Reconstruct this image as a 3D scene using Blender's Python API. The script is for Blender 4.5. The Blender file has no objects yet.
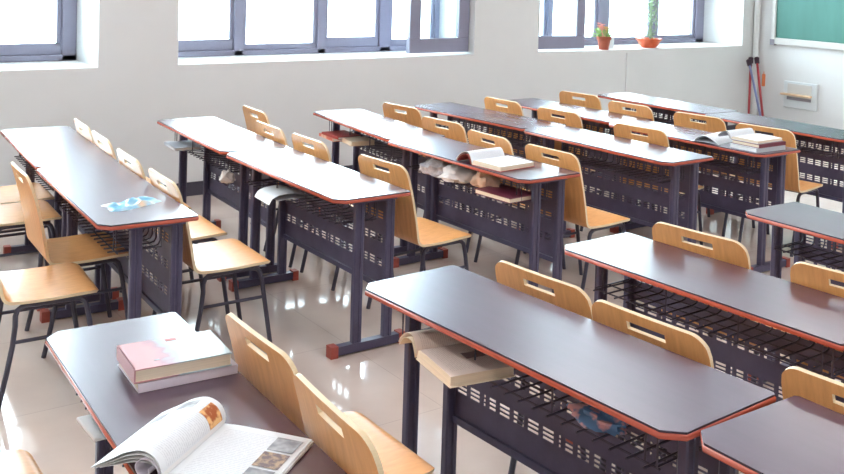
import bpy, bmesh, math, random
from mathutils import Vector, Matrix, noise
R = math.radians
random.seed(7)
sc = bpy.context.scene
COL = sc.collection

# ------------------------------------------------------------------ helpers
class MB:
    """collects geometry for ONE mesh"""
    def __init__(s):
        s.v = []; s.f = []; s.m = []; s.uv = {}
    def face(s, idx, mi=0, uv=None):
        if uv: s.uv[len(s.f)] = uv
        s.f.append(tuple(idx)); s.m.append(mi)
    def add(s, verts, faces, mi=0):
        o = len(s.v); s.v += [tuple(p) for p in verts]
        for f in faces: s.face([i + o for i in f], mi)
    def box(s, x0, x1, y0, y1, z0, z1, mi=0):
        s.add([(x0,y0,z0),(x1,y0,z0),(x1,y1,z0),(x0,y1,z0),(x0,y0,z1),(x1,y0,z1),(x1,y1,z1),(x0,y1,z1)],
              [(0,3,2,1),(4,5,6,7),(0,1,5,4),(1,2,6,5),(2,3,7,6),(3,0,4,7)], mi)
    def prism(s, poly, z0, z1, mi=0, side=None):
        n = len(poly)
        o = len(s.v)
        s.v += [(x,y,z0) for x,y in poly] + [(x,y,z1) for x,y in poly]
        s.face([o+i for i in reversed(range(n))], mi); s.face([o+n+i for i in range(n)], mi)
        for i in range(n):
            j = (i+1) % n
            s.face((o+i, o+j, o+n+j, o+n+i), mi if side is None else side)
    def tube(s, pts, r, seg=8, mi=0, cap=True):
        pts = [Vector(p) for p in pts]; n = len(pts); o = len(s.v)
        up = None
        for i, p in enumerate(pts):
            t = (pts[min(i+1,n-1)] - pts[max(i-1,0)]).normalized()
            if up is None:
                a = Vector((0,0,1)) if abs(t.z) < .9 else Vector((0,1,0))
                up = (a - t*a.dot(t)).normalized()
            else:
                up = (up - t*up.dot(t)).normalized()
            b = t.cross(up)
            rr = r[i] if isinstance(r, (list,tuple)) else r
            for k in range(seg):
                a = 2*math.pi*k/seg
                s.v.append(tuple(p + up*math.cos(a)*rr + b*math.sin(a)*rr))
        for i in range(n-1):
            for k in range(seg):
                k2 = (k+1) % seg
                s.face((o+i*seg+k, o+i*seg+k2, o+(i+1)*seg+k2, o+(i+1)*seg+k), mi)
        if cap:
            s.face([o+k for k in reversed(range(seg))], mi)
            s.face([o+(n-1)*seg+k for k in range(seg)], mi)
    def lathe(s, prof, seg=20, c=(0,0,0), mi=0):
        o = len(s.v); n = len(prof)
        for r, z in prof:
            for k in range(seg):
                a = 2*math.pi*k/seg
                s.v.append((c[0]+r*math.cos(a), c[1]+r*math.sin(a), c[2]+z))
        for i in range(n-1):
            for k in range(seg):
                k2 = (k+1) % seg
                s.face((o+i*seg+k, o+i*seg+k2, o+(i+1)*seg+k2, o+(i+1)*seg+k), mi)
        s.face([o+k for k in reversed(range(seg))], mi)
        s.face([o+(n-1)*seg+k for k in range(seg)], mi)
    def mesh(s, name, mats, smooth=None, fix=True):
        me = bpy.data.meshes.new(name)
        me.from_pydata(s.v, [], s.f)
        for m in (mats if isinstance(mats, (list,tuple)) else [mats]): me.materials.append(m)
        me.polygons.foreach_set('material_index', s.m)
        if s.uv:
            lay = me.uv_layers.new(name='UVMap')
            for fi, uvs in s.uv.items():
                p = me.polygons[fi]
                for li, uv in zip(p.loop_indices, uvs): lay.data[li].uv = uv
        if fix:
            bm = bmesh.new(); bm.from_mesh(me)
            bmesh.ops.recalc_face_normals(bm, faces=bm.faces)
            bm.to_mesh(me); bm.free()
        if smooth is not None:
            me.polygons.foreach_set('use_smooth', [True]*len(me.polygons))
            me.set_sharp_from_angle(angle=R(smooth))
        me.update()
        return me

def link(name, me, parent=None, loc=None, kind=None):
    o = bpy.data.objects.new(name, me); COL.objects.link(o)
    if parent: o.parent = parent
    if loc: o.location = loc
    if kind: o['kind'] = kind
    return o
def tag(o, label, cat, group=None):
    o['label'] = label; o['category'] = cat
    if group: o['group'] = group
    return o
def thing(name, label, cat, loc=(0,0,0), rz=0, group=None):
    o = bpy.data.objects.new(name, None); COL.objects.link(o)
    o.empty_display_size = .1
    o.location = loc; o.rotation_euler = (0,0,rz)
    return tag(o, label, cat, group)
def copy_tree(o, parent=None):
    c = o.copy(); COL.objects.link(c)
    if parent: c.parent = parent
    for ch in list(o.children): copy_tree(ch, c)
    return c
def bevel(o, w, seg=2):
    m = o.modifiers.new('bevel', 'BEVEL'); m.width = w; m.segments = seg; m.limit_method = 'ANGLE'; m.angle_limit = R(40)
    return o

# ------------------------------------------------------------------ materials
def srgb(r, g, b):
    f = lambda c: ((c/255+.055)/1.055)**2.4 if c/255 > .04045 else c/255/12.92
    return (f(r), f(g), f(b), 1)
def mat(name, col, rough=.5, spec=.5, metal=0, coat=0, coat_rough=.1, coat_ior=1.5, noise_amt=0, noise_scale=(8,8,8), bump=0, bump_scale=None, dark=None):
    m = bpy.data.materials.new(name); m.use_nodes = True
    nt = m.node_tree; b = nt.nodes['Principled BSDF']
    b.inputs['Base Color'].default_value = col
    b.inputs['Roughness'].default_value = rough
    b.inputs['Specular IOR Level'].default_value = spec
    b.inputs['Metallic'].default_value = metal
    b.inputs['Coat Weight'].default_value = coat
    b.inputs['Coat Roughness'].default_value = coat_rough; b.inputs['Coat IOR'].default_value = coat_ior
    if noise_amt or bump:
        tc = nt.nodes.new('ShaderNodeTexCoord'); mp = nt.nodes.new('ShaderNodeMapping')
        mp.inputs['Scale'].default_value = noise_scale
        nt.links.new(tc.outputs['Object'], mp.inputs['Vector'])
        nz = nt.nodes.new('ShaderNodeTexNoise'); nz.inputs['Scale'].default_value = 1; nz.inputs['Detail'].default_value = 5
        nz.inputs['Roughness'].default_value = .6
        nt.links.new(mp.outputs['Vector'], nz.inputs['Vector'])
    if noise_amt:
        mx = nt.nodes.new('ShaderNodeMix'); mx.data_type = 'RGBA'
        d = dark or tuple(c*(1-noise_amt) for c in col[:3]) + (1,)
        l = tuple(min(1, c*(1+noise_amt*.5)) for c in col[:3]) + (1,)
        mr = nt.nodes.new('ShaderNodeMapRange'); mr.inputs['From Min'].default_value = .3; mr.inputs['From Max'].default_value = .7
        nt.links.new(nz.outputs['Fac'], mr.inputs['Value'])
        nt.links.new(mr.outputs['Result'], mx.inputs['Factor'])
        mx.inputs['A'].default_value = d; mx.inputs['B'].default_value = l
        nt.links.new(mx.outputs['Result'], b.inputs['Base Color'])
    if bump:
        bp = nt.nodes.new('ShaderNodeBump'); bp.inputs['Strength'].default_value = bump; bp.inputs['Distance'].default_value = .002
        nt.links.new(nz.outputs['Fac'], bp.inputs['Height']); nt.links.new(bp.outputs['Normal'], b.inputs['Normal'])
    return m

M = {}
M['laminate'] = mat('dark_laminate', srgb(72,42,66), .45, .2, coat=1, coat_rough=.27, coat_ior=1.95, noise_amt=.10, noise_scale=(26,2,6))
M['lam_edge'] = mat('laminate_edge', srgb(58,46,60), .4)
M['band'] = mat('red_edge_band', srgb(190,92,74), .25, noise_amt=.1, noise_scale=(10,10,10))
M['steel'] = mat('navy_painted_steel', srgb(80,75,100), .35, .5, noise_amt=.12, noise_scale=(12,12,12))
M['panel'] = mat('perforated_steel', srgb(86,78,102), .42, .5, noise_amt=.25, noise_scale=(6,9,9))
M['wire'] = mat('black_wire', srgb(62,56,72), .4)
M['cap'] = mat('red_foot_cap', srgb(168,78,66), .45, noise_amt=.15, noise_scale=(30,30,30))
M['tube'] = mat('black_chair_tube', srgb(64,62,78), .35)
M['ply'] = mat('orange_plywood', srgb(240,176,110),   .38, .4, coat=.3, coat_rough=.18, coat_ior=1.5, noise_amt=.14, noise_scale=(14,60,7), dark=srgb(228,160,96))
M['ply_edge'] = mat('ply_edge', srgb(238,214,176), .5, noise_amt=.08, noise_scale=(10,10,300))
M['wall'] = mat('wall_paint', srgb(229,230,229), .7, .3, noise_amt=.03, noise_scale=(1.5,1.5,1.5))
M['ceil'] = mat('ceiling_paint', srgb(186,180,186), .8, .2)
M['white'] = mat('white_paper', srgb(240,240,240), .6, .3)
M['cream'] = mat('cream_pages', srgb(240,224,200), .7, .2, noise_amt=.12, noise_scale=(3,3,500))
M['base'] = mat('dark_skirting', srgb(74,70,84), .4)
M['frame'] = mat('blue_grey_frame', srgb(146,146,166), .4, noise_amt=.06, noise_scale=(5,5,5))
M['alu'] = mat('pale_metal_frame', srgb(214,212,208), .45, .5)
M['board'] = mat('green_board', srgb(80,134,124), .55, .4, noise_amt=.09, noise_scale=(3,9,1.5))
M['terra'] = mat('terracotta', srgb(176,90,66), .6, noise_amt=.1, noise_scale=(20,20,20))
M['orange'] = mat('orange_glaze', srgb(226,104,62), .35, noise_amt=.08, noise_scale=(20,20,20))
M['leaf'] = mat('leaf_green', srgb(160,196,120), .5, noise_amt=.3, noise_scale=(30,30,30))
M['cactus'] = mat('cactus_green', srgb(168,196,160), .55, noise_amt=.3, noise_scale=(40,40,40))
M['pink'] = mat('pink_petals', srgb(250,176,168), .6, noise_amt=.15, noise_scale=(40,40,40))
M['yellow'] = mat('yellow_petals', srgb(238,205,120), .6)
M['soil'] = mat('soil', srgb(90,70,58), .9)
M['red'] = mat('red_handle', srgb(176,54,62), .4)
M['bluegrey'] = mat('blue_grey_handle', srgb(120,128,168), .4)
M['grip'] = mat('dark_grip', srgb(62,42,58), .6)
M['tagm'] = mat('orange_tag', srgb(240,140,90), .6)
M['box'] = mat('pale_box', srgb(222,228,230), .5)
M['ledge'] = mat('pale_wood_ledge', srgb(238,206,168), .5, noise_amt=.1, noise_scale=(40,5,40))
M['slot'] = mat('dark_slot', srgb(146,142,150), .6)
M['maroon'] = mat('maroon_cover', srgb(122,50,68), .4, noise_amt=.15, noise_scale=(20,20,20))
M['redcover'] = mat('red_cover', srgb(168,66,60), .4)
M['greycover'] = mat('grey_cover', srgb(196,198,204), .5, noise_amt=.06, noise_scale=(12,12,12))
M['lilac'] = mat('lilac_white_cover', srgb(226,216,226), .45)
M['cloth'] = mat('pale_cloth', srgb(226,218,214), .85, .1, noise_amt=.16, noise_scale=(18,18,18))
M['cloth2'] = mat('mottled_grey_cloth', srgb(190,180,180), .85, .1, noise_amt=.4, noise_scale=(25,25,25))
M['cloth3'] = mat('peach_cloth', srgb(230,192,165), .85, .1, noise_amt=.2, noise_scale=(25,25,25))

def two_tone(name, a, b_, scale, lo=.45, hi=.55, rough=.7, c=None):
    m = mat(name, a, rough, .3); nt = m.node_tree; b = nt.nodes['Principled BSDF']
    tc = nt.nodes.new('ShaderNodeTexCoord')
    nz = nt.nodes.new('ShaderNodeTexNoise'); nz.inputs['Scale'].default_value = scale; nz.inputs['Detail'].default_value = 2
    cr = nt.nodes.new('ShaderNodeValToRGB'); e = cr.color_ramp.elements
    e[0].position = lo; e[0].color = a; e[1].position = hi; e[1].color = b_
    if c:
        n = e.new(min(.99, hi+.1)); n.color = c
    nt.links.new(tc.outputs['Object'], nz.inputs['Vector']); nt.links.new(nz.outputs['Fac'], cr.inputs['Fac'])
    nt.links.new(cr.outputs['Color'], b.inputs['Base Color'])
    return m
M['scarf'] = two_tone('blue_pink_cloth', srgb(96,130,170), srgb(214,160,160), 26, .46, .54)
M['packet'] = two_tone('blue_plastic_packet', srgb(110,178,212), srgb(178,214,230), 9, .4, .58, .22, srgb(240,214,184))
M['shelf_books'] = two_tone('mixed_red_cover', srgb(206,120,104), srgb(226,190,170), 12, .45, .55, .5)
M['photo_grey'] = two_tone('printed_grey_photo', srgb(150,152,158), srgb(190,192,196), 30, .4, .6)
M['photo_brown'] = two_tone('printed_brown_photo', srgb(132,118,120), srgb(188,164,140), 60, .45, .6)
M['photo_orange'] = two_tone('printed_orange_photo', srgb(176,96,56), srgb(238,190,130), 50, .42, .58)
M['photo_dark'] = mat('printed_dark_box', srgb(150,120,112), .6)

def page_mat(name, base, ink, rows=34, strength=.5):
    m = mat(name, base, .6, .3); nt = m.node_tree; b = nt.nodes['Principled BSDF']
    N = lambda t, **k: [setattr(n, a, v) for n in [nt.nodes.new(t)] for a, v in k.items()] and n if False else nt.nodes.new(t)
    uv = nt.nodes.new('ShaderNodeUVMap'); sp = nt.nodes.new('ShaderNodeSeparateXYZ'); nt.links.new(uv.outputs['UV'], sp.inputs['Vector'])
    def math_(op, a, bb=None, **kw):
        n = nt.nodes.new('ShaderNodeMath'); n.operation = op
        for i, x in enumerate((a, bb)):
            if x is None: continue
            if isinstance(x, (int,float)): n.inputs[i].default_value = x
            else: nt.links.new(x, n.inputs[i])
        return n.outputs['Value']
    u, v = sp.outputs['X'], sp.outputs['Y']
    line = math_('LESS_THAN', math_('FRACT', math_('MULTIPLY', v, rows)), .42)
    mx = nt.nodes.new('ShaderNodeMapping'); mx.inputs['Scale'].default_value = (34, rows, 1); nt.links.new(uv.outputs['UV'], mx.inputs['Vector'])
    wn = nt.nodes.new('ShaderNodeTexNoise'); wn.inputs['Scale'].default_value = 1.4; nt.links.new(mx.outputs['Vector'], wn.inputs['Vector'])
    word = math_('GREATER_THAN', wn.outputs['Fac'], .44)
    inside = math_('MULTIPLY', math_('MULTIPLY', math_('GREATER_THAN', u, .1), math_('LESS_THAN', u, .9)), math_('MULTIPLY', math_('GREATER_THAN', v, .08), math_('LESS_THAN', v, .92)))
    fac = math_('MULTIPLY', math_('MULTIPLY', math_('MULTIPLY', line, word), inside), strength)
    mix = nt.nodes.new('ShaderNodeMix'); mix.data_type = 'RGBA'
    nt.links.new(fac, mix.inputs['Factor']); mix.inputs['A'].default_value = base; mix.inputs['B'].default_value = ink
    nt.links.new(mix.outputs['Result'], b.inputs['Base Color'])
    return m
M['page'] = page_mat('printed_page', srgb(232,236,240), srgb(160,165,175), 40, .28)
M['page_cream'] = page_mat('printed_cream_page', srgb(252,230,216), srgb(190,160,148), 30, .3)

# glossy tiled floor
def floor_mat():
    m = mat('polished_floor_tile', srgb(214,196,184), .07, .6); nt = m.node_tree; b = nt.nodes['Principled BSDF']
    tc = nt.nodes.new('ShaderNodeTexCoord'); br = nt.nodes.new('ShaderNodeTexBrick')
    br.offset = 0; br.squash = 1
    br.inputs['Scale'].default_value = 1.0
    br.inputs['Brick Width'].default_value = .8; br.inputs['Row Height'].default_value = .8
    br.inputs['Mortar Size'].default_value = .002
    br.inputs['Color1'].default_value = srgb(216,200,189); br.inputs['Color2'].default_value = srgb(212,195,184); br.inputs['Mortar'].default_value = srgb(196,180,170)
    nt.links.new(tc.outputs['Object'], br.inputs['Vector'])
    nz = nt.nodes.new('ShaderNodeTexNoise'); nz.inputs['Scale'].default_value = 2.2; nz.inputs['Detail'].default_value = 6
    nt.links.new(tc.outputs['Object'], nz.inputs['Vector'])
    mx = nt.nodes.new('ShaderNodeMix'); mx.data_type = 'RGBA'; mx.blend_type = 'MULTIPLY'; mx.inputs['Factor'].default_value = .35
    cr = nt.nodes.new('ShaderNodeValToRGB'); cr.color_ramp.elements[0].position = .35; cr.color_ramp.elements[0].color = (.72,.66,.64,1); cr.color_ramp.elements[1].position = .6; cr.color_ramp.elements[1].color = (1,1,1,1)
    nt.links.new(nz.outputs['Fac'], cr.inputs['Fac'])
    nt.links.new(br.outputs['Color'], mx.inputs['A']); nt.links.new(cr.outputs['Color'], mx.inputs['B'])
    nt.links.new(mx.outputs['Result'], b.inputs['Base Color'])
    return m
M['floor'] = floor_mat()
# window glass: clear with a faint reflection
def glass_mat():
    m = bpy.data.materials.new('window_glass'); m.use_nodes = True; nt = m.node_tree
    nt.nodes.remove(nt.nodes['Principled BSDF'])
    t = nt.nodes.new('ShaderNodeBsdfTransparent'); t.inputs['Color'].default_value = (.93,.97,.98,1)
    g = nt.nodes.new('ShaderNodeBsdfGlossy'); g.inputs['Roughness'].default_value = .02
    mx = nt.nodes.new('ShaderNodeMixShader'); fr = nt.nodes.new('ShaderNodeFresnel'); fr.inputs['IOR'].default_value = 1.3
    nt.links.new(fr.outputs['Fac'], mx.inputs['Fac']); nt.links.new(t.outputs['BSDF'], mx.inputs[1]); nt.links.new(g.outputs['BSDF'], mx.inputs[2])
    nt.links.new(mx.outputs['Shader'], nt.nodes['Material Output'].inputs['Surface'])
    return m
M['glass'] = glass_mat()
def emit_mat():
    m = mat('glowing_fill_tube', (1,1,1,1), .5); b = m.node_tree.nodes['Principled BSDF']
    b.inputs['Emission Color'].default_value = (1,.97,.93,1); b.inputs['Emission Strength'].default_value = 6
    return m
M['lamp'] = emit_mat()  # glow for the tubes of the added, unseen fill lamps

# ------------------------------------------------------------------ the setting
YW = 7.151; XW = 9.75; XL = -2.6; YF = -3.0; ZC = 3.5; ZS = 1.012; ZT = 3.2; TH = .64
b = MB(); b.box(XL-.2, XW+.2, YF-.2, YW+TH+.2, -.12, 0)
link('floor', b.mesh('floor', M['floor']), kind='structure')
b = MB(); b.box(XL-.2, XW+.2, YF-.2, YW+TH+.2, ZC, ZC+.12)
link('ceiling', b.mesh('ceiling', M['ceil']), kind='structure')
wins = [(-.69, 2.149), (2.751, 5.593), (6.379, 9.501)]
xs = [XL-.2] + [c for w in wins for c in w] + [XW+.2]
for bx in [(XL-.2, XW+.2, 0, ZS), (XL-.2, XW+.2, ZT, ZC)] + [(xs[i], xs[i+1], ZS, ZT) for i in range(0, len(xs), 2)]:
    b = MB(); b.box(bx[0], bx[1], YW, YW+TH, bx[2], bx[3])
    link('wall_back', b.mesh('wall_back', M['wall']), kind='structure')
b = MB(); b.box(XW, XW+.2, YF, YW, 0, ZC)
link('wall_right', b.mesh('wall_right', M['wall']), kind='structure')
b = MB(); b.box(XL-.2, XL, YF, YW, 0, ZC)
link('wall_left', b.mesh('wall_left', M['wall']), kind='structure')
b = MB(); b.box(XL-.2, XW+.2, YF-.2, YF, 0, ZC)
link('wall_front', b.mesh('wall_front', M['wall']), kind='structure')
b = MB(); b.box(XL, XW, YW-.014, YW, 0, .105)
link('baseboard_back', b.mesh('baseboard_back', M['base']), kind='structure')
b = MB(); b.box(XW-.014, XW, YF, YW-.015, 0, .105)
link('baseboard_right', b.mesh('baseboard_right', M['alu']), kind='structure')
b = MB(); b.tube([(XW-.06, YW-.05, 0), (XW-.06, YW-.05, ZC)], .035, 14)
link('trim_1', b.mesh('trim_1', M['wall'], 40), kind='structure')
b = MB(); b.box(7.60, 7.645, YW-.018, YW, .105, ZS-.03)
link('trim_2', b.mesh('trim_2', M['wall']), kind='structure')

def frame_bars(bars, y, d, name, parent):
    """bars: list of (x0,x1,z0,z1)"""
    m = MB()
    for (x0,x1,z0,z1) in bars: m.box(x0,x1,y-d/2,y+d/2,z0,z1)
    o = link(name, m.mesh(name, M['frame']), parent)
    return bevel(o, .006, 1)
def pane(x0,x1,z0,z1,y,parent):
    m = MB(); m.box(x0,x1,y-.003,y+.003,z0,z1)
    return link('pane', m.mesh('pane', M['glass']), parent)
YG = YW+.60
def window(n, x0, x1, bars, panes):
    w = bpy.data.objects.new('window_%d' % n, None); COL.objects.link(w); w['kind'] = 'structure'
    full = [(x0, x1, ZS, ZS+.045), (x0, x1, ZT-.06, ZT)] + [(a,b_,ZS,ZT) for a,b_ in bars]
    frame_bars(full, YG, .09, 'window_frame', w)
    for (a,b_,zb) in panes:
        s = .035
        frame_bars([(a,b_,ZS+.045,zb),(a,b_,ZT-.11,ZT-.06),(a,a+s,zb,ZT-.11),(b_-s,b_,zb,ZT-.11)], YG+.005, .055, 'sash_frame', w)
        pane(a+s, b_-s, zb, ZT-.11, YG, w)
    return w
window(1, -.69, 2.149, [(-.69,-.6),(.62,.74),(2.04,2.149)], [(-.6,.62,1.14),(.74,2.04,1.145)])
w2 = window(2, 2.751, 5.593, [(2.751,2.80),(3.455,3.54),(4.255,4.335),(4.91,5.03),(5.54,5.593)],
            [(2.80,3.455,1.15),(3.54,4.255,1.105),(4.335,4.91,1.15),(5.03,5.54,1.12)])
w3 = window(3, 6.379, 9.501, [(6.379,6.45),(7.0,7.06),(7.74,7.90),(8.60,8.70),(9.36,9.501)],
            [(6.45,7.0,1.10),(7.06,7.74,1.10),(7.90,8.60,1.09),(8.70,9.36,1.10)])
def open_sash(parent, x, y, wdt, rz, st=.12, zb=1.035, gl=1.165):
    p = bpy.data.objects.new('open_sash', None); COL.objects.link(p); p.parent = parent
    p.location = (x, y, 0); p.rotation_euler = (0,0,rz)
    frame_bars([(0,wdt,zb,gl),(0,wdt,ZT-.16,ZT-.05),(0,st,gl,ZT-.16),(wdt-st,wdt,gl,ZT-.16)], 0, .06, 'sash_frame', p)
    pane(st, wdt-st, gl, ZT-.16, 0, p)
    return p
open_sash(w2, 4.92, YW+.10, .665, 0)
open_sash(w3, 6.385, YW+.14, .64, R(-9), st=.10)

# unseen ceiling fill lamps, added to brighten the room
def lamp(x, y, lab):
    t = thing('ceiling_fill_lamp', lab, 'fill lamp', (x, y, ZC), 0, 'added ceiling fill lamps')
    m = MB(); m.box(-.08,.08,-.62,.62,-.05,0); link('fill_housing', m.mesh('fill_housing', M['ceil']), t)
    m = MB(); m.tube([(0,-.6,-.07),(0,.6,-.07)], .018, 10); link('fill_tube', m.mesh('fill_tube', M['lamp'], 40), t)
    l = bpy.data.lights.new('fill_light', 'AREA'); l.shape = 'RECTANGLE'; l.size = .16; l.size_y = 1.2; l.energy = FILL_POWER; l.color = (1,.97,.94)
    o = bpy.data.objects.new('fill_light', l); COL.objects.link(o); o.parent = t; o.location = (0,0,-.095)
FILL_POWER = 15
for ix, x in enumerate((-.6, 2.2, 5.0, 7.8)):
    for iy, y in enumerate((-.9, 2.0, 4.9)):
        lamp(x, y, 'added ceiling fill lamp, %s along the room and %s the window wall' % (('nearest the back','second','third','nearest the chalkboard')[ix], ('farthest from','midway to','nearest to')[iy]))

# chalkboard
cb = thing('chalkboard', 'large green chalkboard in a pale metal frame high on the right wall', 'chalkboard', (XW, 4.88, 1.03))
m = MB(); m.box(-.03,-.004,-2.0,1.985,.095,1.32); link('board', m.mesh('board', M['board']), cb)
m = MB(); m.box(-.045,0,-2.05,2.035,.02,.095); m.box(-.045,0,-2.05,2.035,1.32,1.38); m.box(-.045,0,-2.05,-2.0,.095,1.32); m.box(-.045,0,1.985,2.035,.095,1.32)
bevel(link('board_frame', m.mesh('board_frame', M['alu']), cb), .006)
m = MB(); m.box(-.052,0,1.99,2.045,.01,.075); link('corner_cap', m.mesh('corner_cap', M['slot']), cb)['label'] = 'grey plastic corner cap'
# recessed box with a ledge on the right wall
wb = thing('wall_box', 'pale grey wall box with a wooden ledge below the chalkboard', 'wall box', (XW, 6.53, .35))
m = MB(); m.box(-.03,0,-.215,.205,.0,.30); bevel(link('box_plate', m.mesh('box_plate', M['box']), wb), .008)
m = MB(); m.box(-.037,-.03,-.15,.15,.11,.275); link('box_door', m.mesh('box_door', M['alu']), wb)
m = MB(); m.box(-.10,-.03,-.16,.205,.145,.165); bevel(link('wooden_ledge', m.mesh('wooden_ledge', M['ledge']), wb), .006)
m = MB(); m.box(-.045,-.037,-.15,.15,.095,.128); link('slot', m.mesh('slot', M['slot']), wb)
m = MB(); m.box(-.012,0,-.018,.018,-.07,.07); m.tube([(-.006,0,.07),(-.006,0,.10)], .004, 6)
tg = link('hanging_tag', m.mesh('hanging_tag', M['tagm'])); tg.location = (XW, 7.02-.0, .62)
tag(tg, 'small orange tag hanging on the right wall beside the mops', 'tag')
# mops leaning in the corner
def mop(base, top, mt, lab, r=.013):
    d = Vector(top) - Vector(base)
    t = thing('mop', lab, 'mop', base, 0, 'mops leaning in the corner')
    m = MB(); m.tube([d*.06, d], r, 10); link('handle', m.mesh('handle', mt, 40), t)
    m = MB(); m.tube([d*.93, d*1.0, d*1.01], [r*2.0, r*2.2, r*1.2], 10); link('grip', m.mesh('grip', M['grip'], 40), t)
    m = MB(); m.lathe([(.02,.16),(.035,.11),(.048,.04),(.05,0)][::-1], 12); link('mop_head', m.mesh('mop_head', M['cloth2'], 40), t)
mop((9.40,6.95,.0), (9.55,7.06,.88), M['red'], 'red handled mop, leftmost of those leaning in the corner')
mop((9.44,6.75,.0), (9.62,7.035,.88), M['red'], 'red handled mop leaning in the corner, right of the blue one')
mop((9.33,6.66,.0), (9.455,7.02,.86), M['bluegrey'], 'blue grey handled mop leaning between the two red ones')

# ------------------------------------------------------------------ plants on the sill
def leaf_quad(m, p, d, w, mi=0):
    d = Vector(d); side = d.cross(Vector((random.uniform(-1,1),random.uniform(-1,1),random.uniform(-1,1)))).normalized()*w
    p = Vector(p); n = d.cross(side).normalized()*w*.3
    m.add([p, p+d*.5+side+n, p+d, p+d*.5-side+n], [(0,1,2,3)], mi)
fp = thing('flower_pot', 'small terracotta pot of pink flowers on the window sill', 'flower pot', (7.36,7.24,ZS))
m = MB(); m.lathe([(.05,0),(.066,.10),(.075,.105),(.078,.135),(.066,.135),(.062,.11)], 22); link('pot', m.mesh('pot', M['terra'], 40), fp)
m = MB(); m.lathe([(.0,.105),(.064,.112)], 16); link('soil', m.mesh('soil', M['soil']), fp)
m = MB()
for k in range(150):
    a = random.uniform(0,6.283); e = random.uniform(.1,1.4); d = Vector((math.cos(a)*math.cos(e), math.sin(a)*math.cos(e), math.sin(e)))
    leaf_quad(m, Vector((0,0,.12)) + d*random.uniform(.02,.10), d*random.uniform(.03,.05), .012)
link('foliage', m.mesh('foliage', M['leaf'], fix=False), fp)
for k, (mt, nm) in enumerate(((M['pink'],'pink_flowers'),(M['yellow'],'yellow_flowers'))):
    m = MB()
    for i in range(13 if k == 0 else 5):
        a = random.uniform(0,6.283); rr = random.uniform(.0,.075) if k == 0 else .085
        c = Vector((math.cos(a)*rr - (.03 if k == 0 else -.02), math.sin(a)*rr, .23 + random.uniform(-.03,.03) - (0 if k == 0 else .03)))
        for j in range(6):
            b_ = j*1.047; d = Vector((math.cos(b_), math.sin(b_), .5))*.036
            m.add([c, c+d*.6+Vector((-d.y,d.x,0))*.4, c+d, c+d*.6-Vector((-d.y,d.x,0))*.4], [(0,1,2,3)])
        m.tube([(c.x*.3,c.y*.3,.11), tuple(c)], .002, 5)
    link(nm, m.mesh(nm, mt, fix=False), fp)
gj = MB(); gj.lathe([(.032,0),(.036,.11),(.033,.11),(.03,.006)], 18)
gjo = link('jar', gj.mesh('jar', M['box'], 40)); gjo.location = (7.52,7.30,ZS); tag(gjo, 'small pale jar on the sill just right of the flower pot', 'jar')
pl = thing('potted_plant', 'tall thin green plant in a wide orange bowl on the window sill', 'potted plant', (8.10,7.30,ZS))
m = MB(); m.lathe([(.085,0),(.12,.03),(.145,.075),(.165,.085),(.165,.10),(.14,.10),(.13,.07)], 26); link('bowl', m.mesh('bowl', M['orange'], 40), pl)
m = MB(); m.lathe([(.0,.078),(.136,.08)], 18); link('soil', m.mesh('soil', M['soil']), pl)
m = MB()
m.tube([(.03,0,.07),(.02,0,.35),(.05,0,.75)], .012, 8)
for k in range(420):
    z = random.uniform(.10,.80); rad = .075*(1-.45*abs(z-.38)/.42) + .012*math.sin(z*30)
    a = random.uniform(0,6.283); d = Vector((math.cos(a), math.sin(a), random.uniform(-.2,.9))).normalized()
    leaf_quad(m, Vector((.025+.03*z,0,z)) + Vector((d.x,d.y,0))*random.uniform(0,rad), d*random.uniform(.02,.04), .011)
link('leafy_stem', m.mesh('leafy_stem', M['cactus'], fix=False), pl); pl.scale = (.86,.86,1)

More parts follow.
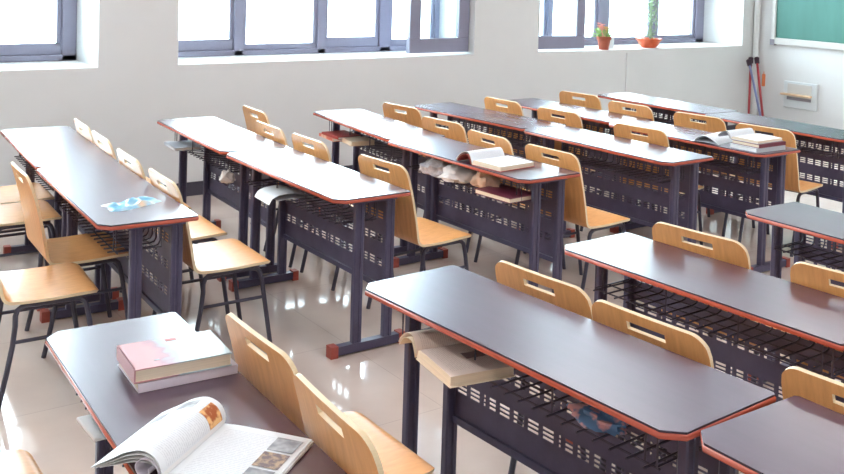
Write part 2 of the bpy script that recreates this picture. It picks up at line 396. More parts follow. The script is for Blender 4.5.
# ------------------------------------------------------------------ desks
W, L = .40, 1.20
HW, HL = W/2, L/2
def desk_poly(e=0):
    c = .042
    return [(-HW-e,-HL+c),(-HW+c,-HL-e),(HW-.008+e,-HL-e),(HW+e,-HL+.008),(HW+e,HL-.008),(HW-.008+e,HL+e),(-HW+c,HL+e),(-HW-e,HL-c)]
def make_desk_meshes():
    d = {}
    m = MB(); m.prism(desk_poly(), -.020, 0, 0, 1); d['tabletop'] = m.mesh('tabletop', [M['laminate'], M['lam_edge']])
    m = MB(); ring = [(-.004,-.0052),(.0008,-.0055),(.0026,-.0075),(.0032,-.012),(.0026,-.0175),(.0006,-.0205),(-.004,-.0212)]
    for e, z in ring: m.v += [(x,y,z) for x,y in desk_poly(e)]
    n = len(desk_poly()); nr = len(ring)
    for r_ in range(nr):
        r2 = (r_+1) % nr
        for i in range(n):
            j = (i+1) % n; m.face((r_*n+i, r_*n+j, r2*n+j, r2*n+i))
    d['edge_band'] = m.mesh('edge_band', M['band'], 50)
    # perforated panel
    vs = {-.515, .515}; groups = []
    v = -.455; pat = [.045,.045,.03,'d',.045,.045,.045,.045,.03,'d',.045,.045,.045,.045,.03,'d',.045,.045]
    for w in pat:
        if w == 'd': groups.append((v, v+.008)); v += .028
        else: groups.append((v, v+w)); v += w+.017
        if v > .47: break
    for a, c in groups: vs |= {a, c}
    zs = {-.022, -.474}; slots = []
    for zc in (-.143, -.258, -.373):
        for k in (-1,0,1):
            a, c = zc+k*.0142-.0044, zc+k*.0142+.0044
            slots.append((a,c)); zs |= {a,c}
    vs = sorted(vs); zs = sorted(zs)
    def hole(i, j):
        vm, zm = (vs[i]+vs[i+1])/2, (zs[j]+zs[j+1])/2
        return any(a < vm < c for a, c in groups) and any(a < zm < c for a, c in slots)
    m = MB(); nv, nz = len(vs), len(zs)
    for x in (.144, .147):
        for vv in vs:
            for z in zs: m.v.append((x, vv, z))
    I = lambda s, i, j: s*nv*nz + i*nz + j
    solid = lambda i, j: 0 <= i < nv-1 and 0 <= j < nz-1 and not hole(i, j)
    for i in range(nv-1):
        for j in range(nz-1):
            if not solid(i, j): continue
            m.face((I(0,i,j),I(0,i,j+1),I(0,i+1,j+1),I(0,i+1,j))); m.face((I(1,i,j),I(1,i+1,j),I(1,i+1,j+1),I(1,i,j+1)))
            for (di,dj,a,c) in ((-1,0,(i,j),(i,j+1)),(1,0,(i+1,j),(i+1,j+1)),(0,-1,(i,j),(i+1,j)),(0,1,(i,j+1),(i+1,j+1))):
                if not solid(i+di, j+dj): m.face((I(0,*a),I(0,*c),I(1,*c),I(1,*a)))
    d['modesty_panel'] = m.mesh('modesty_panel', M['panel'])
    m = MB(); m.box(.134,.158,-.515,.515,-.498,-.474); d['bottom_rail'] = m.mesh('bottom_rail', M['steel'])
    # wire basket
    m = MB(); zb = -.145; r = .0034
    y = -.47
    while y < .48:
        m.tube([(-.135,y,zb),(.055,y,zb),(.075,y,zb+.006),(.083,y,zb+.022),(.083,y,-.024)], r, 6); y += .052
    for x in (-.10,-.02,.06): m.tube([(x,-.49,zb-.0055),(x,.49,zb-.0055)], r, 6)
    for y in (-.485,.485): m.tube([(-.105,y,-.02),(-.105,y,zb),(.083,y,zb),(.083,y,-.024)], r, 6)
    for y in (-.45,-.15,.15,.45): m.tube([(-.105,y,-.024),(-.105,y,zb)], r*.9, 6)
    d['book_basket'] = m.mesh('book_basket', M['wire'], 40)
    # posts: section with a groove on each side; height 1 scaled to fit
    m = MB()
    sec = [(-.025,-.010),(-.020,-.015),(-.006,-.015),(-.004,-.011),(.004,-.011),(.006,-.015),(.020,-.015),(.025,-.010),(.025,.010),(.020,.015),(.006,.015),(.004,.011),(-.004,.011),(-.006,.015),(-.020,.015),(-.025,.010)]
    m.prism(sec, 0, 1); d['leg'] = m.mesh('leg', M['steel'])
    m = MB(); m.box(-.142,.20,-.019,.019,.008,.048); d['foot'] = m.mesh('foot', M['steel'])
    m = MB(); m.box(-.178,-.140,-.023,.023,0,.054); d['cap0'] = m.mesh('end_cap', M['cap'])
    m = MB(); m.box(.198,.232,-.023,.023,0,.054); d['cap1'] = m.mesh('end_cap', M['cap'])
    m = MB(); m.box(-.07,.17,-.014,.014,-.048,-.0205); d['top_rail'] = m.mesh('top_rail', M['steel'])
    return d
DM = make_desk_meshes()
DP = {}
def desk(key, x, y, a, ln, z, label):
    c, s = math.cos(a), math.sin(a); h = ln/2
    t = thing('school_desk', label, 'desk', (x + HW*c - h*s, y + HW*s + h*c, 0), a, 'two-seat school desks')
    t.scale = (1, ln/L, 1)
    for n in ('tabletop','modesty_panel','bottom_rail','book_basket'):
        o = link(n, DM[n], t, (0,0,z))
        if n == 'tabletop':
            e = link('edge_band', DM['edge_band'], o); e['label'] = 'red edge band'
    for sy in (-1,1):
        yy = sy*(HL-.08)
        for lx in (-.035,.135):
            o = link('leg', DM['leg'], t, (lx, yy, .047)); o.scale = (1,1,z-.0207-.047)
        link('top_rail', DM['top_rail'], t, (0,yy,z))
        f = link('foot', DM['foot'], t, (0,yy,0))
        for cm in ('cap0','cap1'): link('end_cap', DM[cm], f)['label'] = 'red plastic end cap'
    DP[key] = (x, y, a, z)
    return t
DESKS = [
('A1',1.240,5.095,-0.0588,1.216,0.750,'desk in the far left corner by the wall, bare top white with glare'),
('A2',1.176,3.843,-0.0395,1.237,0.755,'left row desk with a pale blue plastic packet on its top'),
('B1',2.223,5.075,-0.0426,1.219,0.750,'far bare desk of the second row, behind the desk hung with folded paper'),
('B2',2.222,3.797,0.0061,1.252,0.750,'bare desk shining white at centre left, full end frame with red foot caps in view'),
('C1',3.294,5.020,-0.0950,1.231,0.745,'far bare desk holding red books in its basket, behind the desk stuffed with rags'),
('C2',3.247,3.712,0.0210,1.258,0.755,'desk with an open red covered book on top and rags stuffed below'),
('D1',4.326,4.945,0.0765,1.229,0.750,'bluish bare desk under the gap between the middle and right windows'),
('D2',4.283,3.684,0.0151,1.245,0.755,'bare white shining desk right of centre with its dark end frame facing out'),
('E1',5.109,4.890,0.0311,1.261,0.745,'far bare desk just below the flower pots, second row from the far end'),
('E2',5.001,3.602,0.0043,1.273,0.755,'desk at the right carrying a stack of books and an open book'),
('P',1.715,1.425,0.0590,1.241,0.785,'big bare desk in the centre foreground with an open book in its basket'),
('Q',1.752,0.219,0.0,1.200,0.784,'bare dark desk cut off at the bottom right corner'),
('R',2.647,1.568,0.0371,1.200,0.750,'bare desk at middle right, behind the two chairs of the foreground desk'),
('S',3.660,1.542,-0.0120,1.200,0.765,'grey desk cut off by the right edge, just below the stack of books'),
('T',0.710,1.792,-0.0355,1.200,0.690,'desk at the bottom left with two stacked books and an open magazine'),
('F1',6.093,4.899,-0.0124,1.200,0.750,'farthest bare desk along the corner, nearest the mops and below the orange bowl'),
('F2',6.016,3.685,-0.0193,1.200,0.750,'far right desk nearest the chalkboard wall, its slotted dark front in full view'),
]
for args in DESKS: desk(*args)

# ------------------------------------------------------------------ chairs
def make_chair_meshes():
    # profile of the bent plywood: rear/underside line, from the top of the back to the front of the seat
    key = [(0,.85),(.022,.78),(.043,.70),(.060,.62),(.073,.55),(.081,.50),(.086,.472),(.094,.450),(.108,.436),(.130,.429),(.19,.426),(.27,.426),(.35,.429),(.42,.432),(.452,.429),(.466,.42)]
    # dense resample with Catmull-Rom
    P = [Vector((p[0],0,p[1])) for p in key]; pts = []
    for i in range(len(P)-1):
        p0,p1,p2,p3 = P[max(i-1,0)],P[i],P[i+1],P[min(i+2,len(P)-1)]
        for k in range(12):
            t = k/12
            pts.append(.5*((2*p1)+(p2-p0)*t+(2*p0-5*p1+4*p2-p3)*t*t+(3*p1-p0-3*p2+p3)*t**3))
    pts.append(P[-1])
    S = [0]
    for i in range(1,len(pts)): S.append(S[-1]+(pts[i]-pts[i-1]).length)
    def at(s):
        s = min(max(s,0),S[-1])
        for i in range(1,len(S)):
            if S[i] >= s:
                f = (s-S[i-1])/max(1e-9,S[i]-S[i-1]); p = pts[i-1].lerp(pts[i],f); t = (pts[i]-pts[i-1]).normalized(); break
        return p, Vector((-t.z,0,t.x))*-1    # normal towards the sitter
    total = S[-1]
    rt, rf = .055, .05
    def halfw(s):
        w = .208 + .007*min(1,s/.35)
        if s < rt: w -= rt - math.sqrt(max(0,rt*rt-(rt-s)**2))
        if s > total-rf: w -= rf - math.sqrt(max(0,rf*rf-(rf-(total-s))**2))
        return w
    split = .405
    hs0, hs1, hw = .034, .060, .068
    def build(s_list, name, slot):
        ys = [-1,-.97,-.9,-.75,-.6,-.45,'a',-.2,0,.2,'b',.45,.6,.75,.9,.97,1]
        nx = len(ys); m = MB(); T = .0125
        for side in (0,1):
            for s in s_list:
                p, n = at(s)
                if n.x < 0 and s < split: n = -n
                if n.z < 0 and s >= split: n = -n
                h = halfw(s)
                for yv in ys:
                    y = (-hw if yv == 'a' else hw if yv == 'b' else yv*h)
                    if abs(y) > h: y = math.copysign(h, y)
                    cur = 0.006*(1-(abs(y)/.215)**2) if s < .33 else .006*max(0,(split-s)/.075)*(1-(abs(y)/.215)**2) if s < split else 0
                    q = p + n*(T*side) - Vector((cur,0,0))
                    m.v.append((q.x, y, q.z))
        ns = len(s_list); I = lambda sd,i,j: sd*ns*nx+i*nx+j
        def hole(i,j):
            if not slot: return False
            sm = (s_list[i]+s_list[i+1])/2
            return hs0 < sm < hs1 and 6 <= j < 10
        ok = lambda i,j: 0 <= i < ns-1 and 0 <= j < nx-1 and not hole(i,j)
        for i in range(ns-1):
            for j in range(nx-1):
                if not ok(i,j): continue
                m.face((I(0,i,j),I(0,i,j+1),I(0,i+1,j+1),I(0,i+1,j)),0); m.face((I(1,i,j),I(1,i+1,j),I(1,i+1,j+1),I(1,i,j+1)),0)
                for (di,dj,a,c) in ((0,-1,(i,j),(i+1,j)),(0,1,(i,j+1),(i+1,j+1)),(-1,0,(i,j),(i,j+1)),(1,0,(i+1,j),(i+1,j+1))):
                    if ok(i+di,j+dj): continue
                    if (slot and di == 1 and i == ns-2) or (not slot and di == -1 and i == 0): continue   # the bend runs on
                    m.face((I(0,*a),I(0,*c),I(1,*c),I(1,*a)),1)
        return m.mesh(name, [M['ply'], M['ply_edge']], 35)
    sb = [0,.0015,.005,.011,.019,.028,.034,.060,.075,.1,.14,.18,.22,.26,.30,.33,.35,.365,.38,.39,.398,.405]
    ss = [.405,.412,.42,.43,.445,.46,.5,.55,.6,.65,.7]
    ss = [s for s in ss if s < total-.06] + [total-d for d in (.05,.04,.03,.02,.012,.006,.002,0)]
    d = {'backrest': build(sb,'backrest',True), 'seat': build(ss,'seat',False)}
    r = .011
    for nm, y in (('l',-.185),('r',.185)):
        m = MB(); m.tube([(.088,y,0),(.118,y,.14),(.138,y,.25),(.147,y,.33),(.147,y,.372),(.155,y,.395),(.172,y,.408),(.195,y,.412)], r, 8); d['rear'+nm] = m.mesh('leg', M['tube'], 40)
        m = MB(); m.tube([(.385,y,.412),(.402,y,.407),(.416,y,.394),(.424,y,.37),(.434,y,.32),(.485,y,0)], r, 8); d['front'+nm] = m.mesh('leg', M['tube'], 40)
        m = MB(); m.tube([(.194,y,.412),(.386,y,.412)], r, 8); d['rail'+nm] = m.mesh('seat_rail', M['tube'], 40)
        m = MB(); m.tube([(.139,y,.262),(.4425,y,.268)], .008, 8); d['str'+nm] = m.mesh('stretcher', M['tube'], 40)
    m = MB(); m.tube([(.22,-.185,.411),(.22,.185,.411)], .009, 8); d['cross0'] = m.mesh('cross_bar', M['tube'], 40)
    m = MB(); m.tube([(.37,-.185,.411),(.37,.185,.411)], .009, 8); d['cross1'] = m.mesh('cross_bar', M['tube'], 40)
    for me in d.values(): me.transform(Matrix.Diagonal((1,1,KZ,1)))
    return d
KZ, KP = .9765, 1.0208
CM = make_chair_meshes()
def new_chair():
    t = thing('school_chair', '', 'chair', (0,0,0), 0, 'bent plywood school chairs')
    for k, n in (('backrest','backrest'),('seat','seat'),('rearl','leg'),('rearr','leg'),('frontl','leg'),('frontr','leg'),('raill','seat_rail'),('railr','seat_rail'),('strl','stretcher'),('strr','stretcher'),('cross0','cross_bar'),('cross1','cross_bar')):
        link(n, CM[k], t)
    return t
def recl(z):   # how far the back's rear face has moved forward at height z
    return max(0,(.83-z))*.30
first = []
def chair(x, y, deg, label, behind=None):
    a = R(deg); x *= KP; y *= KP
    if behind:     # keep the backrest just in front of the desk it leans towards
        dx, dy, da, dz = DP[behind]
        edge = max(dx + W*math.cos(da) - (yy-dy)*math.tan(da) + (yy-y)*math.tan(a) for yy in (max(y-.2, dy), min(y+.2, dy+L)))
        x = max(x, edge + .008 - recl(dz))
    if not first: t = new_chair(); first.append(t)
    else: t = copy_tree(first[0])
    t.location = (x, y, 0); t.rotation_euler = (0,0,a); t['label'] = label
    return t
chair(1.612,5.76,-3.4,'farthest of the four chairs along the front of the left row of desks','A1')
chair(1.574,5.31,-3.4,'second from the far end of the chairs along the left row front','A1')
chair(1.553,4.74,-2.6,'third of the chairs along the left row front, beside the desk with the plastic packet','A2')
chair(1.550,4.215,-2.3,'chair with bright seat in the aisle just right of the plastic packet','A2')
chair(1.042,4.63,-2,'chair at the left edge with its seat pushed under the packet desk')
chair(.775,4.215,-4,'chair cut off by the left edge, seat pulled back in front of the packet desk')
chair(.946,5.427,-3,'chair cut off at the left edge, seat behind the tall backrest of another chair')
chair(1.025,5.873,-3,'farthest chair at the left edge, only a seat corner showing under the far desk')
chair(.205,2.575,0,'chair at the bottom left corner, only a pale seat corner in the frame')
chair(2.773,5.87,-3,'farthest of the paired chairs in front of the second row, close to the wall','B1')
chair(2.580,5.26,-2,'chair overlapping the farther one on the front side of the second row','B1')
chair(2.585,4.775,0,'chair at the far front edge of the bare desk shining white at centre left','B2')
chair(2.615,4.07,4,'chair at the near end of the shining white desk, seat in the aisle','B2')
chair(3.760,5.62,6,'farthest chair in front of the third row, below the middle window','C1')
chair(3.647,4.98,5,'chair at the seam of the two third row desks, left of the open book','C2')
chair(3.585,4.44,-1,'chair directly behind the open red covered book','C2')
chair(3.600,3.92,2,'chair at the near right end of the desk with the open red covered book','C2')
chair(4.630,5.58,2,'chair at the far end in front of the bluish fourth row desk','D1')
chair(4.650,4.996,4,'chair near the middle in front of the bluish and white desks of the fourth row','D2')
chair(4.635,4.235,6,'chair leaning on the far edge of the white shining desk right of centre','D2')
chair(5.458,5.63,7,'chair under the flower pot, farthest in front of the fifth row','E1')
chair(5.390,5.03,4,'chair in front of the fifth row, second from its far end','E1')
chair(5.420,4.42,6,'chair behind the desk with the book stack, left of the books','E2')
chair(5.410,3.885,8,'chair right behind the stack of books, its seat showing at the right','E2')
chair(2.085,2.305,5,'chair at the far end of the foreground centre desk, left of its twin','P')
chair(2.090,1.862,4,'chair at the near end of the foreground centre desk, right of its twin','P')
chair(2.925,2.395,7,'chair at the far front edge of the middle right desk, dark reflection below it','R')
chair(2.955,1.795,8,'chair at the right edge behind the middle right desk','R')
chair(2.160,1.262,5,'chair at the right edge behind the bottom right corner desk','Q')
chair(1.105,2.300,0,'chair beside the two stacked books at the bottom left desk','T')
chair(1.068,1.852,-4,'nearest chair at the bottom, beside the open magazine','T')

# ------------------------------------------------------------------ books, papers, cloths
def obj_at(name, m, mats, loc, rz=0, parent=None, smooth=None, fix=True):
    o = link(name, m.mesh(name, mats, smooth, fix), parent); o.location = loc; o.rotation_euler = (0,0,rz); return o
def closed_book(name, loc, rz, lx, ly, h, cover, pages, label, group=None, spine='x-', lift=0):
    """book lying flat: lx x ly, spine along the side named"""
    t = thing(name, label, 'book', loc, rz, group)
    c = .003; m = MB(); m.box(-lx/2,lx/2,-ly/2,ly/2,0,c)
    if lift:
        o = len(m.v); n = 8
        for i in range(n+1):
            x = -lx/2 + lx*i/n; dz = lift*math.sin(math.pi*i/n*.9)*.5 + lift*.5*(i/n)**3
            for (y, k) in ((-ly/2,1),(ly/2,.3)):
                m.v.append((x,y,h-c+dz*k)); m.v.append((x,y,h+dz*k))
        for i in range(n):
            a = o+i*4; b_ = a+4
            m.face((a+1,b_+1,b_+3,a+3),0,[(i/n,0),((i+1)/n,0),((i+1)/n,1),(i/n,1)]); m.face((a,a+2,b_+2,b_)); m.face((a,b_,b_+1,a+1)); m.face((a+2,a+3,b_+3,b_+2))
        m.face((o,o+1,o+3,o+2)); e = o+n*4; m.face((e,e+2,e+3,e+1))
    else: m.box(-lx/2,lx/2,-ly/2,ly/2,h-c,h)
    if spine == 'x-': m.box(-lx/2-.001,-lx/2+c,-ly/2,ly/2,0,h)
    elif spine == 'x+': m.box(lx/2-c,lx/2+.001,-ly/2,ly/2,0,h)
    elif spine == 'y-': m.box(-lx/2,lx/2,-ly/2-.001,-ly/2+c,0,h)
    else: m.box(-lx/2,lx/2,ly/2-c,ly/2+.001,0,h)
    link('cover', m.mesh('cover', cover), t)
    m = MB(); g = .003; m.box(-lx/2+g,lx/2-g,-ly/2+g,ly/2-g,c,h-c); link('page_block', m.mesh('page_block', pages), t)
    return t
def sheet(prof, y0, y1, thick, mats, name, parent, uv=True, ny=2):
    """sheet extruded along local y from a profile of (x,z); u runs along the profile"""
    m = MB(); n = len(prof); S = [0]
    for i in range(1,n): S.append(S[-1]+math.dist(prof[i],prof[i-1]))
    nr = []
    for i in range(n):
        a, b_ = prof[max(i-1,0)], prof[min(i+1,n-1)]; t = Vector((b_[0]-a[0], b_[1]-a[1])).normalized(); nr.append((-t.y, t.x))
    for sd in (0,1):
        for i,(x,z) in enumerate(prof):
            for k in range(ny):
                m.v.append((x+nr[i][0]*thick*sd, y0+(y1-y0)*k/(ny-1), z+nr[i][1]*thick*sd))
    I = lambda sd,i,k: sd*n*ny+i*ny+k
    for i in range(n-1):
        for k in range(ny-1):
            U = lambda ii,kk: (S[ii]/S[-1], kk/(ny-1))
            for sd in (0,1): m.face((I(sd,i,k),I(sd,i+1,k),I(sd,i+1,k+1),I(sd,i,k+1)),0,[U(i,k),U(i+1,k),U(i+1,k+1),U(i,k+1)])
    for i in range(n-1):
        for k in (0,ny-1): m.face((I(0,i,k),I(0,i+1,k),I(1,i+1,k),I(1,i,k)),1 if len(mats)>1 else 0)
    for k in range(ny-1):
        for i in (0,n-1): m.face((I(0,i,k),I(0,i,k+1),I(1,i,k+1),I(1,i,k)),1 if len(mats)>1 else 0)
    return link(name, m.mesh(name, mats, 40), parent)
def arc(pts, n=6):
    P = [Vector(p) for p in pts]; out = []
    for i in range(len(P)-1):
        p0,p1,p2,p3 = P[max(i-1,0)],P[i],P[i+1],P[min(i+2,len(P)-1)]
        for k in range(n):
            t = k/n; q = .5*((2*p1)+(p2-p0)*t+(2*p0-5*p1+4*p2-p3)*t*t+(3*p1-p0-3*p2+p3)*t**3); out.append((q.x,q.y))
    out.append(tuple(P[-1])); return out
def flat_print(poly, z, mt, name, parent, h=.0006):
    m = MB(); m.prism(poly, z, z+h); return link(name, m.mesh(name, mt), parent)

# --- bottom left desk: two stacked books
TZ = .690
closed_book('textbook', (.996,2.545,TZ+.001), R(-3), .27, .20, .024, M['lilac'], M['cream'], 'plain lilac white book under the pink covered book', 'stacked books on the bottom left desk', spine='y-')
def cover_mat():
    m = mat('pink_and_white_cover', srgb(240,238,240), .4, .4); nt = m.node_tree; b = nt.nodes['Principled BSDF']
    tc = nt.nodes.new('ShaderNodeTexCoord'); sp = nt.nodes.new('ShaderNodeSeparateXYZ'); nt.links.new(tc.outputs['Object'], sp.inputs['Vector'])
    nz = nt.nodes.new('ShaderNodeTexNoise'); nz.inputs['Scale'].default_value = 16; nt.links.new(tc.outputs['Object'], nz.inputs['Vector'])
    ad = nt.nodes.new('ShaderNodeMath'); ad.operation = 'MULTIPLY_ADD'; ad.inputs[1].default_value = .12; nt.links.new(nz.outputs['Fac'], ad.inputs[0]); nt.links.new(sp.outputs['X'], ad.inputs[2])
    cr = nt.nodes.new('ShaderNodeValToRGB'); e = cr.color_ramp.elements
    mr = nt.nodes.new('ShaderNodeMapRange'); mr.inputs['From Min'].default_value = -.1; mr.inputs['From Max'].default_value = .2
    nt.links.new(ad.outputs['Value'], mr.inputs['Value']); nt.links.new(mr.outputs['Result'], cr.inputs['Fac'])
    e[0].position = .3; e[0].color = srgb(208,152,154); e[1].position = .55; e[1].color = srgb(186,199,206)
    k = e.new(.40); k.color = srgb(178,138,148); k = e.new(.47); k.color = srgb(172,180,190)
    nt.links.new(cr.outputs['Color'], b.inputs['Base Color'])
    return m
bk = closed_book('textbook', (.983,2.537,TZ+.0265), R(-4), .262, .185, .036, cover_mat(), M['cream'], 'thick pink and white covered book lying on top at the bottom left', 'stacked books on the bottom left desk', spine='x-')
flat_print([(-.005,.062),(.025,.062),(.025,.078),(-.005,.078)], .0362, M['redcover'], 'cover_print', bk)
flat_print([(-.07,-.055),(-.055,-.055),(-.055,-.048),(-.07,-.048)], .0362, M['photo_grey'], 'cover_print', bk)

# --- bottom left desk: open magazine, left pages rolled over
sx, sy = -.79, -.613                      # spine direction, away from the window
mg = thing('magazine', 'open white magazine with its left pages rolled over on the bottom left desk', 'magazine', (.969,2.168,TZ+.001), math.atan2(sy,sx) + math.pi/2)
# local: +y points back along the spine to its far end (we use y from -.285 to 0), +x to the right page
LY = .282
prof = arc([(0,.004),(.04,.014),(.10,.015),(.17,.012),(.235,.009)], 5)
SGN = -1
for k in range(5):
    z = .0016*k
    sheet([(.0+SGN*-x, z + zz*.25 - .001) for x, zz in prof][:: 1], -LY+.002*(k%2), -.004*(4-k)*.5, .0012, [M['white']], 'page', mg) if k < 4 else None
rp = sheet([(SGN*-x*(.985), .0075 + zz*.25) for x, zz in prof], -LY, -.002, .0008, [M['page']], 'right_page', mg)
for (u0,u1,v0,v1,mt) in ((.155,.218,-.085,-.025,M['photo_grey']),(.155,.218,-.160,-.095,M['photo_brown']),(.155,.218,-.235,-.170,M['photo_grey'])):
    flat_print([(u0,v0),(u1,v0),(u1,v1),(u0,v1)], .0122, mt, 'printed_photo', mg)
roll = arc([(0,.004),(.004,.03),(-.012,.056),(-.045,.066),(-.085,.055),(-.12,.035),(-.155,.016),(-.172,.006)], 6)
sheet(roll, -LY, 0, .0012, [M['page']], 'rolled_page', mg)
for q_, kk in ((.86,.0),(.70,.004),(.54,.008)):
    sheet([(x*(.97 if q_ > .8 else .94 if q_ > .6 else .9), .004 + (z-.004)*q_) for x, z in roll], -LY+kk, -kk, .001, [M['white']], 'page', mg)
inner = arc([(-.002,.008),(-.002,.028),(-.016,.046),(-.04,.05),(-.058,.036),(-.055,.018),(-.038,.01),(-.025,.018),(-.026,.03)], 5)
sheet(inner, -LY-.003, -.01, .001, [M['lilac']], 'inner_page', mg)
# printed pictures on the rolled page: strips following the same curve
def roll_patch(i0, i1, y0, y1, mt):
    seg = []
    for i in range(i0, i1+1):
        a, c = roll[max(i-1,0)], roll[min(i+1,len(roll)-1)]; t = Vector((c[0]-a[0], c[1]-a[1])).normalized(); n = Vector((t.y,-t.x))
        seg.append((roll[i][0]+n.x*.0004, roll[i][1]+n.y*.0004))
    sheet(seg, y0, y1, .0003, [mt], 'printed_photo', mg)
roll_patch(5, 15, -.075, -.018, M['photo_orange'])
roll_patch(19, 27, -.060, -.02, M['photo_grey'])
roll_patch(30, 36, -.085, -.045, M['photo_grey'])

# paper in the basket of the bottom left desk
BZ = TZ-.145+.003
m = MB(); m.box(-.05,.07,-.075,.075,0,.01); o = obj_at('folded_paper', m, M['white'], (.818,2.612,BZ), R(2)); tag(o, 'folded white paper sticking out of the basket under the bottom left desk', 'paper')
bevel(o, .004)

# --- generic open book
def open_book(name, loc, rz, length, rw, th, lobe, label, cover, pagem=None, cat='book', flat_left=False):
    """spine along local y (0..length); right page towards +x, left lobe towards -x"""
    pm = pagem or M['page']
    t = thing(name, label, cat, loc, rz)
    m = MB(); m.box(.0,rw+.004,-.003,length+.003,0,.003); link('cover', m.mesh('cover', cover), t)
    poly = arc([(0,.006),(.012,th*.93),(.05,th),(rw*.6,th*.98),(rw,th*.9)], 5)
    m = MB(); n = len(poly)
    for y in (0,length):
        m.v += [(x,y,z) for x,z in poly] + [(x,y,.003) for x,z in poly]
    for i in range(n-1):
        U = lambda k: k/(n-1)
        m.face((i,i+1,2*n+i+1,2*n+i),1,[(U(i),0),(U(i+1),0),(U(i+1),1),(U(i),1)])
        for k in (0,2*n): m.face((k+i,k+i+1,k+n+i+1,k+n+i),0)
        m.face((n+i,n+i+1,3*n+i+1,3*n+i),0)
    for i in (0,n-1): m.face((i,2*n+i,3*n+i,n+i),0)
    link('page_block', m.mesh('page_block', [M['cream'], pm], 35), t)
    lw, lh = lobe
    pr = arc([(0,.006),(-.006,th*.9),(-lw*.25,lh),(-lw*.6,lh*.92),(-lw*.9,lh*.45),(-lw,.006)], 5)
    sheet(pr, 0, length, .002, [pm, M['cream']], 'left_pages', t)
    pr2 = arc([(-.004,.004),(-.012,th*.7),(-lw*.25,lh*.78),(-lw*.55,lh*.72),(-lw*.82,lh*.35),(-lw*.9,.004)], 5)
    sheet(pr2, -.004, length+.002, .002, [cover], 'left_cover', t)
    return t
# on the third row desk: spine along +X, right page towards the camera
open_book('open_book', (3.262,4.165,.7555), R(-90)+R(8), -.0 or .27, .215, .026, (.11,.052), 'open red covered book with one side rolled over, on the desk stuffed with rags', M['redcover']) if False else None
def along_x(loc, ang):   # helper: local +y -> world direction ang, local +x -> towards -Y
    return loc, ang - math.pi/2
l, rz = along_x((3.248,4.14,.7555), R(6))
open_book('open_book', l, rz, .255, .215, .028, (.125,.062), 'open red covered book with one side rolled over, on the desk stuffed with rags', M['redcover'])
# open book in the basket of the foreground centre desk
l, rz = along_x((1.668,2.362,.785-.145+.0042), R(-8.8))
ob = open_book('open_book', l, rz, .205, .215, .034, (.13,.058), 'thick open cream paged book sticking out under the foreground centre desk', M['cream'], M['page_cream'])
flat_print([(.085,.10),(.125,.10),(.125,.165),(.085,.165)], .0335, M['photo_dark'], 'printed_photo', ob)
# stack at the right
EZ = .7555
closed_book('textbook', (5.165,3.745,EZ), R(-2), .27, .20, .026, M['greycover'], M['white'], 'pale grey book at the bottom of the stack on the right hand desk', 'stacked books on the right hand desk', spine='y-')
closed_book('textbook', (5.175,3.745,EZ+.0265), R(0), .26, .20, .022, M['maroon'], M['cream'], 'maroon spined book in the middle of the stack on the right hand desk', 'stacked books on the right hand desk', spine='y-')
l, rz = along_x((5.045,3.850,EZ+.049), R(2))
open_book('open_book', l, rz, .25, .19, .02, (.10,.045), 'open white book lying on top of the book stack on the right hand desk', M['greycover'])
l, rz = along_x((5.03,4.03,EZ), R(40))
# loose curled booklet to the left of that stack
bt = thing('booklet', 'thin curled booklet lying left of the book stack on the right hand desk', 'booklet', (5.03,3.93,EZ+.001), R(-78))
sheet(arc([(0,.0),(-.05,.03),(-.10,.045),(-.14,.03),(-.17,.002)], 5), 0, .25, .002, [M['page']], 'page', bt)
sheet(arc([(.0,.0),(-.06,.006),(-.13,.007),(-.19,.0)], 5), -.01, .24, .001, [M['greycover']], 'cover', bt)

# crumpled cloth
def crumple(name, loc, sx_, sy_, sz, mt, label, cat, seed, rz=0, group=None, hang=0):
    m = MB(); nu, nv = 22, 14
    for i in range(nu):
        for j in range(nv):
            a = 2*math.pi*i/nu; e = -math.pi/2 + math.pi*j/(nv-1)
            d = Vector((math.cos(a)*math.cos(e), math.sin(a)*math.cos(e), math.sin(e)))
            k = 1 + .35*noise.noise(d*1.6+Vector((seed,0,0))) + .28*noise.noise(d*4.2+Vector((0,seed,0))) + .14*noise.noise(d*9+Vector((0,0,seed)))
            z = d.z*k
            if z < 0 and not hang: z *= .35
            m.v.append((d.x*k*sx_, d.y*k*sy_, z*sz))
    zmin = min(v[2] for v in m.v); m.v = [(x,y,z-zmin) for x,y,z in m.v]
    for i in range(nu):
        for j in range(nv-1):
            i2 = (i+1)%nu; m.face((i*nv+j,i2*nv+j,i2*nv+j+1,i*nv+j+1))
    o = obj_at(name, m, mt, loc, rz, smooth=50); tag(o, label, cat, group); return o
CZ = .755-.145+.003
crumple('rag', (3.325,4.545,CZ), .085,.12,.066, M['cloth2'], 'mottled grey rag at the far end of the stuffed basket', 'rag', 1.3, group='rags in the stuffed basket')
crumple('rag', (3.325,4.345,CZ), .10,.105,.062, M['cloth'], 'pale white rag hanging over the wires in the middle of the stuffed basket', 'rag', 4.1, group='rags in the stuffed basket')
crumple('rag', (3.36,4.16,CZ), .07,.08,.066, M['cloth3'], 'peach coloured rag behind the maroon book in the stuffed basket', 'rag', 7.7, group='rags in the stuffed basket')
closed_book('textbook', (3.345,3.965,CZ), R(4), .20, .27, .026, M['maroon'], M['cream'], 'maroon book lying in the stuffed basket below the open red covered book', spine='x+')
crumple('scarf', (1.83,1.77,.785-.142), .042,.09,.032, M['scarf'], 'crumpled blue and pink cloth in the basket of the foreground centre desk', 'cloth', 2.2, R(5))
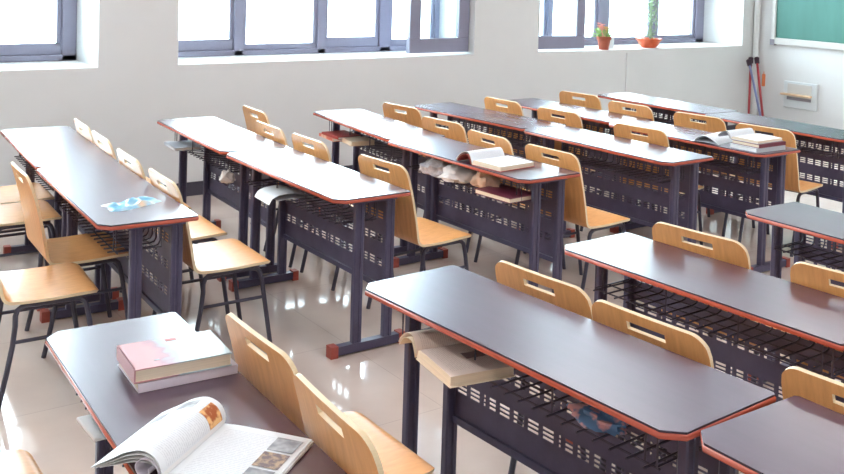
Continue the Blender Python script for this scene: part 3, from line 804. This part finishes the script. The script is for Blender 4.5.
# folded paper hanging out of the second row basket
fpz = .75-.142
pp = thing('folded_paper', 'folded white paper hanging from the basket of the shining white desk', 'paper', (2.335,4.54,fpz), R(-4))
sheet(arc([(.10,.004),(.02,.03),(-.06,.028),(-.105,.012),(-.125,-.018)], 5), -.10, .10, .0015, [M['white']], 'sheet', pp)
sheet(arc([(.11,.002),(.03,.012),(-.05,.010),(-.09,.006)], 5), -.13, .10, .0015, [M['greycover']], 'sheet', pp)
# books in the far baskets
closed_book('textbook', (2.36,6.02,.75-.142), R(-4), .17,.24,.018, M['greycover'], M['white'], 'pale grey book in the basket at the far end of the second row', spine='x-')
crumple('rag', (2.30,5.19,.75-.205), .04,.05,.05, M['cloth'], 'small white rag in the basket near the seam of the second row', 'rag', 5.5)
closed_book('textbook', (3.45,5.90,.745-.142), R(-6), .20,.25,.02, M['shelf_books'], M['white'], 'red and pale book at the bottom of the far basket below the middle window', 'books in the far basket', spine='x-')
closed_book('textbook', (3.445,5.865,.745-.1215), R(-2), .18,.24,.016, M['redcover'], M['white'], 'red covered book on top in the far basket below the middle window', 'books in the far basket', spine='x-')
closed_book('textbook', (3.46,5.66,.745-.142), R(-9), .17,.17,.03, M['cream'], M['cream'], 'orange cream book standing out nearest in the far basket below the middle window', 'books in the far basket', spine='x-')
# plastic packet on the left row desk
pk = MB(); nx, ny = 26, 14
for s_ in (0,1):
    for i in range(nx):
        for j in range(ny):
            u, v = i/(nx-1)-.5, j/(ny-1)-.5
            edge = max(0,(1-(2*abs(u))**4))*max(0,(1-(2*abs(v))**4))
            h = (.006+.028*max(0,noise.noise(Vector((u*5,v*4,3.1)))+.25))*edge
            pk.v.append((u*.27, v*.15+.02*math.sin(u*5), (.0008+h*(1 if s_ else .12))))
I = lambda s_,i,j: s_*nx*ny+i*ny+j
for s_ in (0,1):
    for i in range(nx-1):
        for j in range(ny-1): pk.face((I(s_,i,j),I(s_,i+1,j),I(s_,i+1,j+1),I(s_,i,j+1)))
for i in range(nx-1):
    for j in (0,ny-1): pk.face((I(0,i,j),I(0,i+1,j),I(1,i+1,j),I(1,i,j)))
for j in range(ny-1):
    for i in (0,nx-1): pk.face((I(0,i,j),I(0,i,j+1),I(1,i,j+1),I(1,i,j)))
o = obj_at('plastic_packet', pk, M['packet'], (1.40,4.14,.7505), R(6), smooth=40); tag(o, 'crinkled pale blue plastic packet on the left row desk', 'packet')

# ------------------------------------------------------------------ world, camera
wd = bpy.data.worlds.new('daylight'); sc.world = wd; wd.use_nodes = True
bg = wd.node_tree.nodes['Background']; bg.inputs['Color'].default_value = (.80,.93,1,1); bg.inputs['Strength'].default_value = 15
f_, pitch, roll_, cyo, Hc, yaw = (983.162374,0.032679,0.029930,-0.242292,1.812524,0.609161)
Rv = Vector((math.cos(yaw), -math.sin(yaw), 0)); Fh = Vector((math.sin(yaw), math.cos(yaw), 0)); Z = Vector((0,0,1))
F = Fh*math.cos(pitch) - Z*math.sin(pitch); U = Fh*math.sin(pitch) + Z*math.cos(pitch)
X = Rv*math.cos(roll_) + U*math.sin(roll_); Y = -Rv*math.sin(roll_) + U*math.cos(roll_)
cam = bpy.data.cameras.new('camera'); co = bpy.data.objects.new('camera', cam); COL.objects.link(co)
mw = Matrix((X, Y, -F)).transposed().to_4x4(); mw.translation = (0,0,Hc); co.matrix_world = mw
cam.sensor_fit = 'HORIZONTAL'; cam.sensor_width = 36; cam.lens = f_/844*36; cam.shift_y = f_*cyo/844
cam.clip_start = .05; cam.clip_end = 200
sc.camera = co
vs = sc.view_settings; vs.view_transform = 'Standard'; vs.look = 'None'; vs.exposure = .52; vs.gamma = 1; vs.use_curve_mapping = False
